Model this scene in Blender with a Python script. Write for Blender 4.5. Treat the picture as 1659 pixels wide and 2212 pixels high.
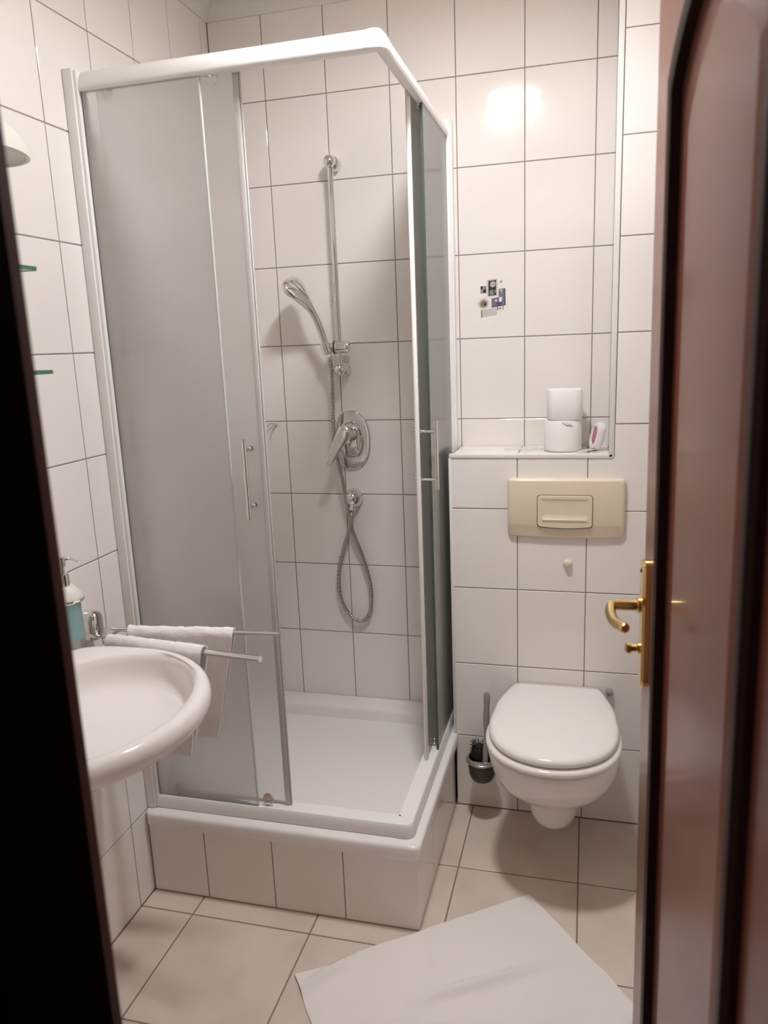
import bpy, bmesh, math, random
from mathutils import Vector, Matrix, noise

for _o in list(bpy.data.objects):
    bpy.data.objects.remove(_o, do_unlink=True)
random.seed(7)
PI = math.pi
sc = bpy.context.scene
col = sc.collection

# ------------------------------------------------------------------ camera
CAM = Vector((1.16969, -2.43892, 1.49308))
YAW, PITCH, ROLL, FPX = -0.26377, -0.21563, -0.03941, 1652.35
f = Vector((math.sin(YAW) * math.cos(PITCH), math.cos(YAW) * math.cos(PITCH), math.sin(PITCH)))
r0 = Vector((math.cos(YAW), -math.sin(YAW), 0))
u0 = r0.cross(f)
rr = r0 * math.cos(ROLL) + u0 * math.sin(ROLL)
uu = -r0 * math.sin(ROLL) + u0 * math.cos(ROLL)
cd = bpy.data.cameras.new('camera')
cam = bpy.data.objects.new('camera', cd)
col.objects.link(cam)
M4 = Matrix((rr, uu, -f)).transposed().to_4x4()
M4.translation = CAM
cam.matrix_world = M4
cd.sensor_fit = 'HORIZONTAL'
cd.sensor_width = 36.0
cd.lens = 36.0 * FPX / 1659.0
cd.clip_start = 0.02
cd.dof.use_dof = True
cd.dof.focus_distance = 2.3
cd.dof.aperture_fstop = 5.6
sc.camera = cam

# ------------------------------------------------------------------ world, exposure
w = bpy.data.worlds.new('world')
sc.world = w
w.use_nodes = True
bg = w.node_tree.nodes['Background']
bg.inputs['Color'].default_value = (1.0, 0.74, 0.58, 1)
bg.inputs['Strength'].default_value = 0.16
sc.view_settings.view_transform = 'Standard'
sc.view_settings.look = 'None'
sc.view_settings.gamma = 1.0
sc.view_settings.use_curve_mapping = False
sc.view_settings.exposure = 0.94
LAMP = Vector((0.87, -0.87, 2.43))
LAMP_STRENGTH = 155.0
LAMP_COLOR = (1.0, 1.01, 1.03, 1)

# ------------------------------------------------------------------ materials
def mat(name, base=(.8, .8, .8), rough=.5, metal=0.0, spec=.5, coat=0.0, coat_rough=.05, bump=None, vary=None, sheen=0.0, trans=0.0, sss=0.0):
    m = bpy.data.materials.new(name)
    m.use_nodes = True
    nt = m.node_tree
    b = nt.nodes['Principled BSDF']
    b.inputs['Base Color'].default_value = (*base, 1)
    b.inputs['Roughness'].default_value = rough
    b.inputs['Metallic'].default_value = metal
    b.inputs['Specular IOR Level'].default_value = spec
    b.inputs['Coat Weight'].default_value = coat
    b.inputs['Coat Roughness'].default_value = coat_rough
    b.inputs['Sheen Weight'].default_value = sheen
    b.inputs['Transmission Weight'].default_value = trans
    tc = nt.nodes.new('ShaderNodeTexCoord')
    if vary:      # (scale, second colour, amount, detail)
        n = nt.nodes.new('ShaderNodeTexNoise')
        n.inputs['Scale'].default_value = vary[0]
        n.inputs['Detail'].default_value = vary[3]
        nt.links.new(tc.outputs['Object'], n.inputs['Vector'])
        cr = nt.nodes.new('ShaderNodeValToRGB')
        cr.color_ramp.elements[0].position = .5 - vary[2]
        cr.color_ramp.elements[1].position = .5 + vary[2]
        cr.color_ramp.elements[0].color = (*base, 1)
        cr.color_ramp.elements[1].color = (*vary[1], 1)
        nt.links.new(n.outputs['Fac'], cr.inputs['Fac'])
        nt.links.new(cr.outputs['Color'], b.inputs['Base Color'])
    if bump:      # (scale, strength, distance)
        n = nt.nodes.new('ShaderNodeTexNoise')
        n.inputs['Scale'].default_value = bump[0]
        n.inputs['Detail'].default_value = 3
        nt.links.new(tc.outputs['Object'], n.inputs['Vector'])
        bn = nt.nodes.new('ShaderNodeBump')
        bn.inputs['Strength'].default_value = bump[1]
        bn.inputs['Distance'].default_value = bump[2]
        nt.links.new(n.outputs['Fac'], bn.inputs['Height'])
        nt.links.new(bn.outputs['Normal'], b.inputs['Normal'])
    return m

M_tile = mat('wall tile glaze', (.90, .84, .797), .055, spec=.5, bump=(7, .12, .0010))
M_grout = mat('wall grout', (.30, .26, .235), .9)
M_ftile = mat('floor tile', (.79, .685, .59), .33, spec=.35, vary=(5.5, (.63, .53, .44), .25, 7))
M_fgrout = mat('floor grout', (.27, .21, .17), .9)
M_plaster = mat('ceiling plaster', (.85, .78, .70), .9, bump=(60, .1, .001))
M_cornice = mat('cornice paint', (.80, .76, .71), .6)
M_white = mat('white powder coat', (.88, .855, .83), .28, spec=.45)
M_trim = mat('white plastic edge profile', (.84, .81, .78), .25)
M_acryl = mat('shower tray acrylic', (.87, .83, .805), .2, spec=.5, coat=.3)
M_ceramic = mat('sanitary ceramic', (.90, .845, .81), .11, spec=.45, coat=.0)
M_seat = mat('toilet seat plastic', (.90, .84, .80), .14, spec=.5)
M_chrome = mat('chrome', (.80, .79, .78), .06, metal=1.0)
M_steel = mat('satin steel', (.62, .60, .57), .25, metal=1.0)
M_hose = mat('metal hose', (.50, .47, .44), .32, metal=1.0)
M_brass = mat('polished brass', (.80, .58, .25), .16, metal=1.0)
M_cream = mat('cream plastic', (.79, .68, .52), .22, spec=.5)
M_creamgap = mat('button gap shadow line', (.22, .17, .10), .7)
M_dark = mat('black rubber', (.015, .013, .012), .6)
M_bristle = mat('black bristles', (.012, .010, .010), .7)
M_paper = mat('toilet paper', (.88, .85, .82), .95, bump=(220, .25, .0006))
M_leaflet = mat('leaflet paper', (.78, .74, .71), .6, vary=(90, (.62, .60, .58), .08, 2))
M_terry = mat('terry cloth', (.93, .89, .865), 1.0, bump=(260, .7, .0016), sheen=.3)
M_mat = mat('bath mat cloth', (.90, .835, .80), 1.0, bump=(300, .5, .0010), sheen=.25)
M_wood = mat('mahogany stained door', (.25, .066, .036), .34, spec=.30, coat=.22, coat_rough=.10, vary=(3, (.14, .045, .032), .3, 5))
M_bead = mat('shade-darkened bead moulding', (.020, .006, .004), .45, spec=.12)  # door wood taken near black: shade of the hall-facing side painted into the colour
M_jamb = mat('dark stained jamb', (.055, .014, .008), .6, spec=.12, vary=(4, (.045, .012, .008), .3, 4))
M_pink = mat('pink gel', (.50, .21, .25), .35)
M_shade = mat('opal lamp shade', (.80, .77, .70), .35)
M_handlegrey = mat('smoke grey plastic', (.34, .31, .29), .3)
M_seal = mat('grey door seal', (.62, .60, .57), .35)
M_black = mat('print black', (.03, .025, .025), .4)
M_grey = mat('print grey', (.30, .28, .27), .4)
M_lgrey = mat('print light grey', (.58, .55, .53), .4)
M_blueg = mat('print slate blue', (.19, .18, .23), .4)
M_blue = mat('print blue', (.07, .065, .22), .4)
M_bronze = mat('print bronze', (.25, .19, .155), .4)
M_printw = mat('print white', (.85, .85, .88), .4)


def glassy(name, tint, w_trans, w_refr, rough, alpha_clear=0.0, ior=1.02):
    m = bpy.data.materials.new(name)
    m.use_nodes = True
    nt = m.node_tree
    nt.nodes.remove(nt.nodes['Principled BSDF'])
    out = nt.nodes['Material Output']
    tl = nt.nodes.new('ShaderNodeBsdfTranslucent')
    tl.inputs['Color'].default_value = (*tint, 1)
    df = nt.nodes.new('ShaderNodeBsdfDiffuse')
    df.inputs['Color'].default_value = (*[c * .95 for c in tint], 1)
    rf = nt.nodes.new('ShaderNodeBsdfRefraction')
    rf.inputs['Color'].default_value = (*[min(1, c * 1.12) for c in tint], 1)
    rf.inputs['Roughness'].default_value = rough
    rf.inputs['IOR'].default_value = ior
    tp = nt.nodes.new('ShaderNodeBsdfTransparent')
    tp.inputs['Color'].default_value = (*[min(1, c * 1.1) for c in tint], 1)
    gl = nt.nodes.new('ShaderNodeBsdfGlossy')
    gl.inputs['Roughness'].default_value = .18
    fr = nt.nodes.new('ShaderNodeFresnel')
    fr.inputs['IOR'].default_value = 1.45

    def mix(fac, a, b):
        x = nt.nodes.new('ShaderNodeMixShader')
        if isinstance(fac, float):
            x.inputs[0].default_value = fac
        else:
            nt.links.new(fac, x.inputs[0])
        nt.links.new(a.outputs[0], x.inputs[1])
        nt.links.new(b.outputs[0], x.inputs[2])
        return x
    a = mix(w_trans, df, tl)
    b = mix(w_refr, a, rf)
    if alpha_clear > 0:
        b = mix(alpha_clear, b, tp)
    c = mix(fr.outputs[0], b, gl)
    nt.links.new(c.outputs[0], out.inputs['Surface'])
    return m


M_frost = glassy('frosted safety glass', (.99, 1.0, .965), .75, .80, .60, .09, 1.12)
M_frost_side = glassy('frosted green glass', (.94, .975, .93), .70, .55, .60, .10, 1.12)
M_gedge = mat('glass edge green', (.07, .10, .075), .3)
M_gedge2 = mat('frosted glass edge', (.62, .64, .59), .4)
M_shelfglass = glassy('shelf glass', (.88, .94, .90), .2, .1, .1, .92)
M_shelfedge = mat('shelf glass green edge', (.06, .19, .11), .3)
M_soap = glassy('blue liquid soap', (.50, .76, .77), .45, .1, .3, .05)
M_smoke = glassy('smoked glass cup', (.20, .17, .145), .4, .2, .3, .15)
M_crystal = glassy('crystal glass', (.95, .93, .9), .7, .1, .1, .2)

M_bulb = bpy.data.materials.new('lamp bulb glow')
M_bulb.use_nodes = True
_b = M_bulb.node_tree.nodes['Principled BSDF']
_b.inputs['Emission Color'].default_value = LAMP_COLOR
_b.inputs['Emission Strength'].default_value = LAMP_STRENGTH

# ------------------------------------------------------------------ object helpers
ORG = {}


def empty(name, loc, label=None, cat=None, group=None, kind=None):
    o = bpy.data.objects.new(name, None)
    col.objects.link(o)
    o.location = loc
    o.empty_display_size = .05
    ORG[o] = Vector(loc)
    tag(o, label, cat, group, kind)
    return o


def tag(o, label=None, cat=None, group=None, kind=None):
    if label: o['label'] = label
    if cat: o['category'] = cat
    if group: o['group'] = group
    if kind: o['kind'] = kind
    return o


def build(name, verts, faces, m, parent=None, smooth=False, origin=None, sharp=None):
    """verts in world coordinates; stored relative to the parent's (or own) origin"""
    org = ORG[parent] if parent is not None else Vector(origin if origin is not None else (0, 0, 0))
    me = bpy.data.meshes.new(name)
    me.from_pydata([tuple(Vector(v) - org) for v in verts], [], faces)
    me.materials.append(m)
    bm = bmesh.new()
    bm.from_mesh(me)
    bmesh.ops.recalc_face_normals(bm, faces=bm.faces)
    if smooth:
        lim = math.radians(sharp if sharp else 40)
        for fc in bm.faces: fc.smooth = True
        for e in bm.edges:
            if len(e.link_faces) == 2 and e.calc_face_angle(0) > lim:
                e.smooth = False
    bm.to_mesh(me)
    bm.free()
    o = bpy.data.objects.new(name, me)
    col.objects.link(o)
    if parent is not None:
        o.parent = parent
    else:
        o.location = org
    ORG[o] = org
    return o


class G:
    """collects geometry"""
    def __init__(s): s.v, s.f = [], []

    def add(s, v, f):
        n = len(s.v)
        s.v += [tuple(p) for p in v]
        s.f += [tuple(i + n for i in q) for q in f]
        return s

    def box(s, x0, x1, y0, y1, z0, z1, b=0.0, seg=2, xf=None):
        bm = bmesh.new()
        bmesh.ops.create_cube(bm, size=1)
        for v in bm.verts:
            v.co = Vector((x0 if v.co.x < 0 else x1, y0 if v.co.y < 0 else y1, z0 if v.co.z < 0 else z1))
        if b > 0:
            bmesh.ops.bevel(bm, geom=list(bm.edges), offset=b, segments=seg, affect='EDGES', profile=.5)
        bm.verts.index_update()
        vs = [v.co.copy() for v in bm.verts]
        if xf: vs = [xf(v) for v in vs]
        s.add(vs, [[v.index for v in q.verts] for q in bm.faces])
        bm.free()
        return s

    def loft(s, rings, cap0=True, cap1=True, closed=True):
        n = len(rings[0])
        vs = [p for r in rings for p in r]
        fs = []
        for i in range(len(rings) - 1):
            for j in range(n if closed else n - 1):
                k = (j + 1) % n
                fs.append((i * n + j, i * n + k, (i + 1) * n + k, (i + 1) * n + j))
        if cap0: fs.append(tuple(range(n - 1, -1, -1)))
        if cap1: fs.append(tuple(range((len(rings) - 1) * n, len(rings) * n)))
        return s.add(vs, fs)

    def tube(s, pts, r, n=12, cap=True):
        pts = [Vector(p) for p in pts]
        if not hasattr(r, '__len__'): r = [r] * len(pts)
        rings = []
        t = (pts[1] - pts[0]).normalized()
        a = t.orthogonal().normalized()
        for i, p in enumerate(pts):
            t2 = (pts[min(i + 1, len(pts) - 1)] - pts[max(i - 1, 0)]).normalized()
            a = (a - t2 * a.dot(t2)).normalized()
            b = t2.cross(a)
            rings.append([p + (a * math.cos(2 * PI * k / n) + b * math.sin(2 * PI * k / n)) * r[i] for k in range(n)])
        return s.loft(rings, cap, cap)

    def lathe(s, prof, base, axis=(0, 0, 1), n=24, cap=True):
        """prof: (radius, distance along the axis)"""
        ax = Vector(axis).normalized()
        a = ax.orthogonal().normalized()
        b = ax.cross(a)
        base = Vector(base)
        rings = [[base + ax * h + (a * math.cos(2 * PI * k / n) + b * math.sin(2 * PI * k / n)) * max(rad, 1e-5)
                  for k in range(n)] for rad, h in prof]
        return s.loft(rings, cap, cap)

    def prism(s, poly, y0, y1):
        """poly in (x,z), extruded along y"""
        return s.loft([[(x, y0, z) for x, z in poly], [(x, y1, z) for x, z in poly]])

    def obj(s, name, m, parent=None, smooth=False, origin=None, sharp=None):
        return build(name, s.v, s.f, m, parent, smooth, origin, sharp)


def smoothpath(pts, n=8):
    """Catmull-Rom through points"""
    P = [Vector(p) for p in pts]
    out = []
    for i in range(len(P) - 1):
        a, b, c, d = P[max(i - 1, 0)], P[i], P[i + 1], P[min(i + 2, len(P) - 1)]
        for k in range(n):
            t = k / n
            out.append(.5 * ((2 * b) + (c - a) * t + (2 * a - 5 * b + 4 * c - d) * t * t + (3 * b - a - 3 * c + d) * t ** 3))
    out.append(P[-1])
    return out


def rrect(x0, x1, z0, z1, rad, n=5, bow=0.0):
    """rounded rectangle outline, optional downward bow of the lower edge"""
    pts = []
    for cx, cz, a0 in ((x1 - rad, z1 - rad, 0), (x0 + rad, z1 - rad, 90), (x0 + rad, z0 + rad, 180), (x1 - rad, z0 + rad, 270)):
        for k in range(n + 1):
            a = math.radians(a0 + 90 * k / n)
            pts.append((cx + rad * math.cos(a), cz + rad * math.sin(a)))
        if a0 == 180 and bow:
            for k in range(1, 8):
                t = k / 8
                x = x0 + rad + (x1 - x0 - 2 * rad) * t
                pts.append((x, z0 - bow * (1 - (2 * t - 1) ** 2)))
    return pts


# ------------------------------------------------------------------ tiles
TILE_CACHE = {}
GAP = .0030


def tile_mesh(wd, ht, m, th=.006):
    """tile facing +Z of its own frame, front plane at 0, lower-left corner at the origin"""
    key = (round(wd, 4), round(ht, 4), m.name)
    if key in TILE_CACHE: return TILE_CACHE[key]
    g, b = GAP / 2, .0014
    O = [(g, g), (wd - g, g), (wd - g, ht - g), (g, ht - g)]
    I = [(g + b, g + b), (wd - g - b, g + b), (wd - g - b, ht - g - b), (g + b, ht - g - b)]
    v = [(x, y, 0) for x, y in I] + [(x, y, -.0008) for x, y in O] + [(x, y, -th) for x, y in O]
    fs = [(0, 1, 2, 3), (11, 10, 9, 8)]
    for i in range(4):
        j = (i + 1) % 4
        fs.append((4 + i, 4 + j, j, i))
        fs.append((8 + i, 8 + j, 4 + j, 4 + i))
    me = bpy.data.meshes.new('tile')
    me.from_pydata(v, [], fs)
    me.materials.append(m)
    TILE_CACHE[key] = me
    return me


def tile_wall(parent, axes, origin, us, vs, m, skip=None, tilt=.0012):
    """axes = (u dir, v dir, normal). us, vs = sorted joint positions"""
    U, V, N = [Vector(a) for a in axes]
    for i in range(len(us) - 1):
        for j in range(len(vs) - 1):
            a0, a1, b0, b1 = us[i], us[i + 1], vs[j], vs[j + 1]
            if a1 - a0 < .008 or b1 - b0 < .008: continue
            if skip and skip((a0 + a1) / 2, (b0 + b1) / 2): continue
            me = tile_mesh(a1 - a0, b1 - b0, m)
            o = bpy.data.objects.new('tile', me)
            col.objects.link(o)
            o.parent = parent
            R = Matrix((U, V, N)).transposed()
            R = R @ Matrix.Rotation(random.uniform(-tilt, tilt), 3, 'X') @ Matrix.Rotation(random.uniform(-tilt, tilt), 3, 'Y')
            mm = R.to_4x4()
            mm.translation = Vector(origin) + U * a0 + V * b0 - ORG[parent]
            o.matrix_local = mm


def grid(lo, hi, start, step):
    out = [lo]
    k = math.floor((lo - start) / step) - 1
    while True:
        x = start + k * step
        if x > lo + .006 and x < hi - .006: out.append(x)
        if x >= hi: break
        k += 1
    out.append(hi)
    return out


ZTOP = 2.53
ZT = 2.49
BOXY = -.1975
SHELF = 1.163
XR = 1.40
XREC = 1.236
YF = -1.885
G_ = .0016       # grout plane lies this far behind the tile faces

# structure ------------------------------------------------------------
wb = G().box(-.1, XR + .1, G_, .10, -.05, ZTOP + .05).obj('wall_back', M_grout)
tag(wb, kind='structure')
tile_wall(wb, ((1, 0, 0), (0, 0, 1), (0, -1, 0)), (0, 0, 0), grid(0.0, XREC, .17959, .2), grid(.225, ZT + .02, .25, .25), M_tile,
          skip=lambda x, z: (x > .79 and z < SHELF - .05))
wl = G().box(-.10, -G_, YF - .3, 0, -.05, ZTOP + .05).obj('wall_left', M_grout)
tag(wl, kind='structure')
tile_wall(wl, ((0, -1, 0), (0, 0, 1), (1, 0, 0)), (0, 0, 0), grid(0, -YF, .0477, .2), grid(0, ZT + .02, 0, .25), M_tile,
          skip=lambda y, z: (y < .6 and z < .2))
wr = G().box(XR + G_, XR + .1, YF - .3, 0, -.05, ZTOP + .05).obj('wall_right', M_grout)
tag(wr, kind='structure')
tile_wall(wr, ((0, 1, 0), (0, 0, 1), (-1, 0, 0)), (XR, 0, 0), grid(YF, BOXY, -.1975, .2), grid(0, ZT + .02, 0, .25), M_tile)
# the boxed-in cistern in front of the back wall: low part with a ledge, full-height strip at its right
wc = G().box(.777, XREC - .0016, BOXY + G_, -.0005, -.02, SHELF - G_)
wc.box(XREC, XR, BOXY + G_, -.0005, -.02, ZTOP + .02)
wc = wc.obj('wall_cistern', M_grout)
tag(wc, kind='structure')
bx = grid(.777, XR - .001, .97389, .2)
tile_wall(wc, ((1, 0, 0), (0, 0, 1), (0, -1, 0)), (0, BOXY, 0), bx, [0, .25, .5, .75, 1.0], M_tile)
tile_wall(wc, ((1, 0, 0), (0, 0, 1), (0, -1, 0)), (0, BOXY, 0), [b for b in bx if b < 1.18], [1.0, SHELF - .004], M_tile)
tile_wall(wc, ((1, 0, 0), (0, 0, 1), (0, -1, 0)), (0, BOXY, 0), [b for b in bx if b > 1.3], [1.0, 1.25], M_tile)
# tile cut to an L round the corner of the recess
_x0, _x1, _g = .97389 + .2, .97389 + .4, .0015
_L = [(_x0 + _g, 1.0 + _g), (_x1 - _g, 1.0 + _g), (_x1 - _g, 1.25 - _g), (XREC + .0105, 1.25 - _g), (XREC + .0105, SHELF - .0055), (_x0 + _g, SHELF - .0055)]
G().loft([[(x, BOXY + .006, z) for x, z in _L], [(x, BOXY, z) for x, z in _L]]).obj('tile', M_tile, wc)
tile_wall(wc, ((1, 0, 0), (0, 0, 1), (0, -1, 0)), (0, BOXY, 0), [XREC + .010, XR - .001], grid(1.25, ZT + .02, 0, .25), M_tile)
tile_wall(wc, ((1, 0, 0), (0, 1, 0), (0, 0, 1)), (0, 0, SHELF), [.779] + [b for b in bx if .8 < b < XREC - .02] + [XREC - .002], [BOXY + .010, -.001], M_tile)
tile_wall(wc, ((0, 1, 0), (0, 0, 1), (-1, 0, 0)), (XREC - .0016, 0, 0), [BOXY + .010, -.001], [SHELF + .002] + grid(1.25, ZT + .02, 0, .25), M_tile)

wf = G().box(-.1, .713, YF - .15, YF, -.05, ZTOP + .05).box(XR + .1, 1.335, YF - .15, YF - .002, -.05, ZTOP + .05)
wf.box(.713, 1.335, YF - .15, YF - .002, 2.05, ZTOP + .05)
wf = wf.obj('wall_front', M_tile)
tag(wf, kind='structure')
fl = G().box(-.1, XR + .1, YF - .9, .1, -.08, -G_).obj('floor', M_fgrout)
tag(fl, kind='structure')
GAP = .0042
tile_wall(fl, ((1, 0, 0), (0, 1, 0), (0, 0, 1)), (0, 0, 0), grid(0, XR, .15574, .33726), grid(YF, BOXY, -.84479, .33726), M_ftile,
          skip=lambda x, y: (x < .49 and y > -.50), tilt=.0006)
GAP = .0030
ce = G().box(-.1, XR + .1, YF - .9, .1, ZTOP, ZTOP + .1).obj('ceiling', M_plaster)
tag(ce, kind='structure')
# cornice mouldings
cv = [(0, 0), (.006, .0), (.010, .012)] + [(.012 + .036 * (1 - math.cos(a)), .012 + .022 * math.sin(a)) for a in [PI / 2 * k / 5 for k in range(1, 6)]] + [(.05, ZTOP - ZT), (0, ZTOP - ZT)]
t1 = G().loft([[(x, -d, ZT + z) for d, z in cv] for x in (0.0, XREC)]).obj('trim_1', M_cornice, smooth=True)
t2 = G().loft([[(d, y, ZT + z) for d, z in cv] for y in (0.0, YF)]).obj('trim_2', M_cornice, smooth=True)
# white edge profiles
t3 = G().box(.772, XREC + .006, BOXY - .0035, BOXY + .011, SHELF - .010, SHELF + .003, .0025).obj('trim_3', M_trim, smooth=True)
t4 = G().box(XREC - .006, XREC + .009, BOXY - .0035, BOXY + .011, SHELF - .008, ZT + .02, .0025).obj('trim_4', M_trim, smooth=True)
t5 = G().box(.770, .779, BOXY - .0025, BOXY + .008, .256, SHELF - .009, .002).obj('trim_5', M_trim, smooth=True)
t6 = G().loft([[(x, y, ZT + z) for x, y, z in [(XREC, BOXY, 0), (XREC, BOXY - .05, .04), (XREC, BOXY, .04)]], [(x, y, ZT + z) for x, y, z in [(XR, BOXY, 0), (XR, BOXY - .05, .04), (XR, BOXY, .04)]]]).obj('trim_6', M_cornice)
# door frame
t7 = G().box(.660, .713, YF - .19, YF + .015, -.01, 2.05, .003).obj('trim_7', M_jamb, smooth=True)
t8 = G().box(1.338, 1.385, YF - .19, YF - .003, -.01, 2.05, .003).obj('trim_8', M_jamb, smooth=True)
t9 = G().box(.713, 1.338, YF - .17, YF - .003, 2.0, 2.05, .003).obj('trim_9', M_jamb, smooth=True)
for t in (t1, t2, t3, t4, t5, t6, t7, t8, t9): tag(t, kind='structure')

# ------------------------------------------------------------------ shower base and tray
XS, YS = .77185, -.77683
sb = G().box(G_, XS - G_, YS + G_, YS + .06, 0.001, .214).box(XS - .06, XS - G_, YS + .06, -.004, 0.001, .214).obj('shower_plinth', M_grout, origin=(0, 0, 0))
tag(sb, 'low square plinth clad in white tiles under the shower tray', 'plinth')
tile_wall(sb, ((1, 0, 0), (0, 0, 1), (0, -1, 0)), (0, YS, 0), [.003, .17185, .37185, .57185, XS], [.001, .214], M_tile)
tile_wall(sb, ((0, 1, 0), (0, 0, 1), (1, 0, 0)), (XS, 0, 0), [YS, -.57683, -.37683, BOXY - .004], [.001, .214], M_tile)


def tray_ring(inset, z, rad, n=7, x1=.783, y0=-.792):
    X0, X1, Y0, Y1 = inset, x1 - inset, y0 + inset, -.002 - inset
    if inset < .03: X0, Y1 = .002, -.002
    return [(x, y, z) for x, y in rrect(X0, X1, Y0, Y1, rad, n)]


g = G()
g.loft([tray_ring(.014, .2145, .010), tray_ring(.002, .2155, .018), tray_ring(0, .221, .02), tray_ring(0, .246, .02), tray_ring(.002, .252, .02),
        tray_ring(.007, .2555, .02), tray_ring(.07, .2555, .03), tray_ring(.078, .252, .035), tray_ring(.084, .243, .04), tray_ring(.095, .20, .055),
        tray_ring(.105, .172, .06), tray_ring(.125, .158, .07), tray_ring(.17, .153, .08), tray_ring(.30, .150, .08)])
tr = g.obj('shower_tray', M_acryl, smooth=True, origin=(.38, -.39, .2145), sharp=60)
tag(tr, 'white acrylic shower tray with raised rim on the tiled plinth', 'shower tray')
G().lathe([(.001, 0), (.045, 0), (.048, .002), (.044, .006), (.001, .007)], (.40, -.40, .150), n=28).obj('drain_cover', M_chrome, tr, True)['label'] = 'round chrome drain cover'

# ------------------------------------------------------------------ shower enclosure
en = empty('shower_enclosure', (.755, -.76, .256), 'corner shower enclosure with white frame and frosted sliding glass doors', 'shower cabin')
YO, YI = -.762, -.715     # front frame outer / inner
XO, XI = .760, .713       # right frame outer / inner
ZB0, ZB1, ZT0, ZT1 = .2565, .292, 2.084, 2.130


def rail_profile():
    # (depth from outer face, z) slightly crowned outer face
    return [(.020, ZT0), (.003, ZT0), (.0, ZT0 + .004), (.0, ZT0 + .010), (.003, ZT0 + .022), (.009, ZT0 + .034), (.018, ZT1 - .002), (.026, ZT1), (.047, ZT1), (.047, ZT0 + .030), (.020, ZT0 + .030)]


def brail_profile():
    return [(.047, ZB0), (.001, ZB0), (0, ZB0 + .004), (.002, ZB1 - .006), (.006, ZB1), (.047, ZB1)]


for nm, pf in (('top_rail', rail_profile()), ('bottom_rail', brail_profile())):
    rc = .022
    G().loft([[(.030, YO + d, z) for d, z in pf], [(XO - rc - .02, YO + d, z) for d, z in pf]]).obj(nm, M_white, en, True, sharp=50)
    G().loft([[(XO - d, YO + rc + .02, z) for d, z in pf], [(XO - d, -.030, z) for d, z in pf]]).obj(nm, M_white, en, True, sharp=50)
    rings = []
    cx, cy = XO - rc - .02, YO + rc + .02
    for k in range(11):
        a = PI / 2 * k / 10
        # corner block: superelliptic turn from the front face to the right face
        ex = .55
        ca, sa = math.cos(a) ** ex, math.sin(a) ** ex
        rings.append([(cx + (.042 + .0015 - d) * sa, cy - (.042 + .0015 - d) * ca, z + (.0012 if z > (pf[0][1] + .5 * (pf[-1][1] - pf[0][1])) and d < .03 else 0)) for d, z in [(min(d, .0415), z) for d, z in pf]])
    G().loft(rings).obj('corner_piece', M_white, en, True, sharp=50)
# wall profiles: U channel plus a cover strip
g = G().box(.0005, .026, -.769, -.722, ZB0, ZT1 + .002, .0025)
g.box(.024, .034, -.764, -.726, ZB0 + .002, ZT1 - .002, .002)
g.obj('wall_profile', M_white, en, True)
g = G().box(.722, .769, -.026, -.0015, ZB0, ZT1 + .002, .0025)
g.box(.726, .764, -.034, -.024, ZB0 + .002, ZT1 - .002, .002)
g.obj('wall_profile', M_white, en, True)


def pane(name, x0, x1, y0, y1, z0, z1, m, edge_axis, edge_side, em=M_gedge2):
    o = G().box(x0, x1, y0, y1, z0, z1, .0006, 1).obj(name, m, en)
    return o


pane('fixed_panel', .034, .329, -.7535, -.7485, ZB1 - .006, ZT0 + .004, M_frost, 'x', 1)
fp2 = pane('fixed_panel', .7485, .7535, -.372, -.034, ZB1 - .006, ZT0 + .004, M_frost_side, 'y', 0)
sp1 = pane('sliding_panel', .060, .402, -.7315, -.7265, ZB1 + .004, ZT0 + .018, M_frost, 'x', 1)
sp2 = pane('sliding_panel', .7265, .7315, -.424, -.085, ZB1 + .004, ZT0 + .018, M_frost_side, 'y', 0)
# polished edges and seals of the panes
G().box(.3292, .3335, -.7545, -.7475, ZB1 - .004, ZT0 + .002, .0008, 1).obj('glass_edge_seal', M_gedge2, en)
G().box(.7475, .7545, -.3765, -.3722, ZB1 - .004, ZT0 + .002, .0008, 1).obj('glass_edge_seal', M_gedge, en)
g = G().box(.4022, .416, -.7345, -.7235, ZB1 + .002, ZT0 + .016, .002)
g.box(.4165, .421, -.7310, -.7270, ZB1 + .002, ZT0 + .016, .0008, 1)
o = g.obj('closing_seal', M_seal, en, True)
g = G().box(.7235, .7345, -.438, -.4242, ZB1 + .002, ZT0 + .016, .002)
g.box(.727, .731, -.443, -.4385, ZB1 + .002, ZT0 + .016, .0008, 1)
g.obj('closing_seal', M_white, en, True)


def bar_handle(axis, cx, off, z0, z1, sign):
    """axis 'y': mounted on the front pane, bar in front; axis 'x': on the right pane"""
    zs = (z0 + .028, z1 - .028)
    if axis == 'y':
        P = lambda a, b, z: (a, b, z)
        h = G().tube([P(cx, off, z0), P(cx, off, z0 + .001), P(cx, off, z1 - .001), P(cx, off, z1)], [.0050, .0062, .0062, .0050], 14)
        o = h.obj('door_handle', M_chrome, en, True)
        for z in zs:
            G().lathe([(.0045, 0), (.0045, .030), (.0062, .031), (.0062, .034)], (cx, off, z), (0, 1, 0), 12).obj('handle_post', M_chrome, o, True)
            G().lathe([(.007, 0), (.009, .003), (.009, .009), (.005, .012)], (cx, -.7262, z), (0, 1, 0), 14).obj('handle_knob', M_chrome, o, True)
    else:
        h = G().tube([(off, cx, z0), (off, cx, z0 + .001), (off, cx, z1 - .001), (off, cx, z1)], [.0050, .0062, .0062, .0050], 14)
        o = h.obj('door_handle', M_chrome, en, True)
        for z in zs:
            G().lathe([(.0045, 0), (.0045, .040), (.0065, .041), (.0065, .044)], (off, cx, z), (-1, 0, 0), 12).obj('handle_post', M_chrome, o, True)
            G().lathe([(.007, 0), (.009, .003), (.009, .009), (.005, .012)], (.7262, cx, z), (-1, 0, 0), 14).obj('handle_knob', M_chrome, o, True)
    return o


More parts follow.
